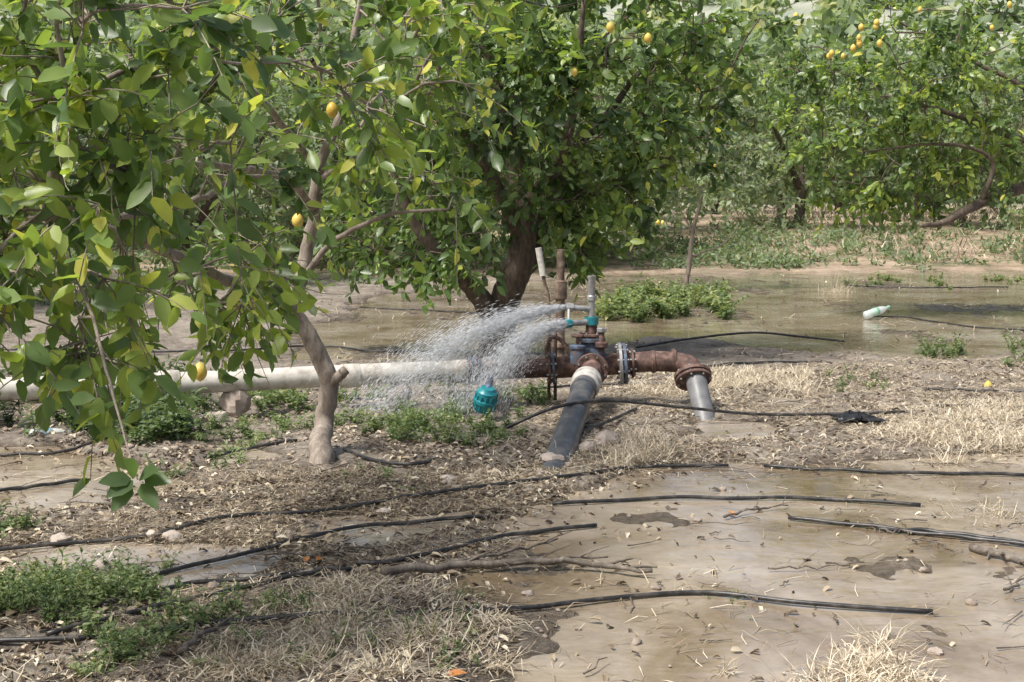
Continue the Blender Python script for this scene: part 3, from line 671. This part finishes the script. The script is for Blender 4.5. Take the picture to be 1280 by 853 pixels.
br.obj('rusty_pipes',M_RUST,e,sharp=35);bbl.obj('blue_valve_body',M_BLUE,e,sharp=35);bst.obj('bolts_and_steel_fittings',M_STEEL,e,sharp=35)
bgr.obj('outlet_pipe',M_GREY,e,sharp=35);bte.obj('teal_fittings',M_TEAL,e,sharp=35);bco.obj('coupling',M_COLLAR,e,sharp=35);bpv.obj('down_pipe',M_PVC,e,sharp=35)
# teal end cap filter
e=empty('teal_filter_cap')
b=B();YC=YM-.75;c=pt(604,514,YC);a_=nz(np.array([.2,-.3,1]))
lathe(b,c,a_,[(0,.05),(.006,.068),(.03,.078),(.07,.082),(.075,.09),(.1,.09),(.105,.078),(.16,.075),(.17,.06),(.19,.05)],26)
u_=nz(cr(a_,np.array([1.,0,0])));v_=cr(a_,u_)
for i in range(14):
    an=i*2*math.pi/14;q=c+(u_*math.cos(an)+v_*math.sin(an))*.08;cyl(b,q+a_*.03,q+a_*.14,.006,6)
b.obj('cap',M_TEAL,e,sharp=35)
b=B();tube(b,crom([c+a_*.15,c+a_*.2+[0,.08,0],pt(613,474,YM-.35),pt(614,464,YM-.02)],6),.026,16,.5,True)
lathe(b,A1-ax*.02,ax,[(0,.1),(.01,.108),(.08,.108),(.09,.1)]);b.obj('saddle_clamp',M_BLUE,e,sharp=35)
# upright rusty riser behind, half hidden in the tree
e=empty('rusty_standpipe')
y0=12.6;b=B()
def PX(u,v): return pt(u,v,y0)
zb=Hs(PX(700,0)[0],y0)
lathe(b,np.array([PX(702,0)[0],y0,zb-.05]),up,[(0,.04),(.3,.04),(.31,.075),(.34,.075),(.345,.04),(PX(0,368)[2]-zb,.04),(PX(0,366)[2]-zb,.058),(PX(0,345)[2]-zb,.058),(PX(0,343)[2]-zb,.036),(PX(0,305)[2]-zb,.036)],26)
b.obj('riser',M_TANK,e,sharp=35)
b=B();tube(b,crom([PX(684,445),PX(686,380),PX(680,350),PX(676,320)],6),.016,14,.5,True);b.obj('vent_tube',M_TANK,e,sharp=35)
b=B();cyl(b,PX(673,310),PX(679,345),.03,14);b.obj('vent_cap',M_COLLAR,e,sharp=35)
# ------------------------------------------------------------------ spray
b=B()
def jet(path,n,s0,s1,ln=(.02,.07),dens=1.0,wd=1.0):
    Q=crom(path,12);T_=nzr(np.gradient(Q,axis=0));f=rng.random(n)**dens
    idx=f*(len(Q)-1);i0=np.clip(idx.astype(int),0,len(Q)-2);fr=(idx-i0)[:,None]
    P_=Q[i0]*(1-fr)+Q[i0+1]*fr;D=T_[i0]
    # droplets travel in irregular strands
    ph=rng.integers(0,9,n);sp=s0+(s1-s0)*f**1.1
    strand=np.stack([np.cos(ph*2.4),np.sin(ph*1.7),np.sin(ph*2.4+1)],1)
    P_=P_+strand*(sp*.85)[:,None]+rng.normal(size=(n,3))*(sp*.75)[:,None]
    P_[:,2]=np.maximum(P_[:,2],.01);D=nzr(D+rdir(n)*.15*f[:,None])
    L=rng.uniform(ln[0],ln[1],n);w=(.0006+.0014*rng.random(n)**2)*wd
    U_=nzr(np.cross(D,rdir(n)));V_=np.cross(D,U_)
    a=P_-D*L[:,None]*.5;c=P_+D*L[:,None]*.5
    V=np.stack([a,P_+U_*w[:,None],P_+(-.5*U_+.87*V_)*w[:,None],P_+(-.5*U_-.87*V_)*w[:,None],c],1)
    off=(np.arange(n)*5)[:,None,None]
    b.add(V,[(np.array([[0,1,2],[0,2,3],[0,3,1],[4,2,1],[4,3,2],[4,1,3]])[None]+off).reshape(-1,3)],.5)
J1=[N1,pt(660,394,YM-.1),pt(600,414,YM-.25),pt(545,445,YM-.4),pt(495,485,YM-.5),pt(445,550,YM-.6)]
J2=[N2,pt(670,416,YM-.2),pt(640,437,YM-.3),pt(612,470,YM-.4),pt(590,515,YM-.5),pt(572,560,YM-.5)]
jet(J1,12000,.008,.2,dens=.9);jet(J1[:4],2500,.006,.06,(.03,.09))
jet(J2,8000,.02,.19,dens=.9);jet(J2[:4],3000,.014,.08)
jet([pt(575,470,YM-.3),pt(565,520,YM-.4),pt(555,560,YM-.5)],8000,.14,.24,(.006,.03))
jet([pt(480,500,YM-.3),pt(460,540,YM-.4),pt(450,565,YM-.5)],3500,.14,.22,(.006,.03))
jet([pt(655,412,YM-.2),pt(645,455,YM-.2),pt(620,470,YM-.2)],1600,.07,.12,(.008,.03))
q=crom(J1[:2],8);tube(b,q,np.linspace(.013,.012,len(q)),8,.75,False,.5)
q=crom(J2[:2],8);tube(b,q,np.linspace(.013,.012,len(q)),8,.6,False,.5)
b.obj('water_jets',M_SPRAY)
# ------------------------------------------------------------------ litter items
m,nt,o=mat('clear_plastic');p=N(nt,'BsdfPrincipled');p.inputs['Base Color'].default_value=(.75,.82,.8,1);p.inputs['Roughness'].default_value=.15
tr=N(nt,'BsdfTransparent');x=N(nt,'MixShader');x.inputs[0].default_value=.6;nt.links.new(tr.outputs[0],x.inputs[1]);nt.links.new(p.outputs[0],x.inputs[2]);nt.links.new(x.outputs[0],o.inputs[0]);M_CLEAR=m
M_LABEL=pmat('label_blue',(.1,.35,.6),(.5,.7,.85),8,.4);M_GLAB=pmat('label_green',(.2,.45,.32),(.45,.65,.5),8,.4)
def bottle(c,axis,s,lab):
    e=empty('plastic_bottle');b=B();lathe(b,c,axis,[(0,.02*s),(.01*s,.034*s),(.07*s,.035*s),(.08*s,.032*s),(.15*s,.035*s),(.19*s,.028*s),(.22*s,.014*s),(.24*s,.014*s)],20);b.obj('body',M_CLEAR,e)
    b=B();lathe(b,np.asarray(c)+nz(np.array(axis,float))*.085*s,axis,[(0,.0355*s),(.055*s,.036*s)],20);b.obj('label',lab,e)
    b=B();lathe(b,np.asarray(c)+nz(np.array(axis,float))*.235*s,axis,[(0,.016*s),(.02*s,.016*s)],16);b.obj('cap',lab,e,sharp=35)
bottle(onG(1080,402,.05),(1,.3,.3),1.5,M_GLAB);bottle(onG(38,568,.02),(1,.2,.02),1.1,M_LABEL)
b=B();gx,gy=np.meshgrid(np.linspace(-.5,.5,18),np.linspace(-.5,.5,14));c=onG(1062,531,.02)
zz=.09*fbm(gx*7,gy*7,3,90)*(1-1.6*(gx**2+gy**2));V=np.stack([c[0]+gx*.34+.09*vn(gx*6,gy*6,4),c[1]+gy*.3+.1*vn(gx*6,gy*6,14),c[2]+zz],-1).reshape(-1,3)
i=np.arange(13)[:,None]*18;j=np.arange(17)[None];b.add(V,[np.stack([i+j,i+j+1,i+19+j,i+18+j],-1).reshape(-1,4)]);b.obj('black_plastic_sheet',M_RAG)
b=B();V,Fa=sphere_pts(onG(1235,488,.035),.036);b.add(V,[Fa]);b.obj('fallen_lemon',LEMON)
# ------------------------------------------------------------------ light, sky, camera
az=math.atan2(-.65,-.5);el=math.radians(58)
from mathutils import Vector
sd=Vector((math.sin(az)*math.cos(el),math.cos(az)*math.cos(el),math.sin(el)))
l=bpy.data.lights.new('sun','SUN');l.energy=4.9;l.angle=math.radians(12);l.color=(1,.97,.92)
lo=bpy.data.objects.new('sun',l);scene.collection.objects.link(lo);lo.rotation_euler=sd.to_track_quat('Z','Y').to_euler()
w=bpy.data.worlds.new('World');scene.world=w;w.use_nodes=True;nt=w.node_tree
sk=nt.nodes.new('ShaderNodeTexSky');sk.sky_type='NISHITA';sk.sun_disc=False;sk.sun_elevation=el;sk.sun_rotation=az%(2*math.pi);sk.air_density=1.0;sk.dust_density=5.0
bg=nt.nodes['Background'];bg.inputs[1].default_value=.15;nt.links.new(sk.outputs[0],bg.inputs[0])
scene.view_settings.view_transform='Standard';scene.view_settings.look='None';scene.view_settings.exposure=0
cd=bpy.data.cameras.new('camera');cd.lens=50;cd.sensor_width=36;cd.clip_end=2000;cd.clip_start=.05
co=bpy.data.objects.new('camera',cd);scene.collection.objects.link(co);co.location=(0,0,CH);co.rotation_euler=(math.pi/2-T,0,0)
scene.camera=co
print('verts',sum(len(o.data.vertices) for o in scene.objects if o.type=='MESH'))
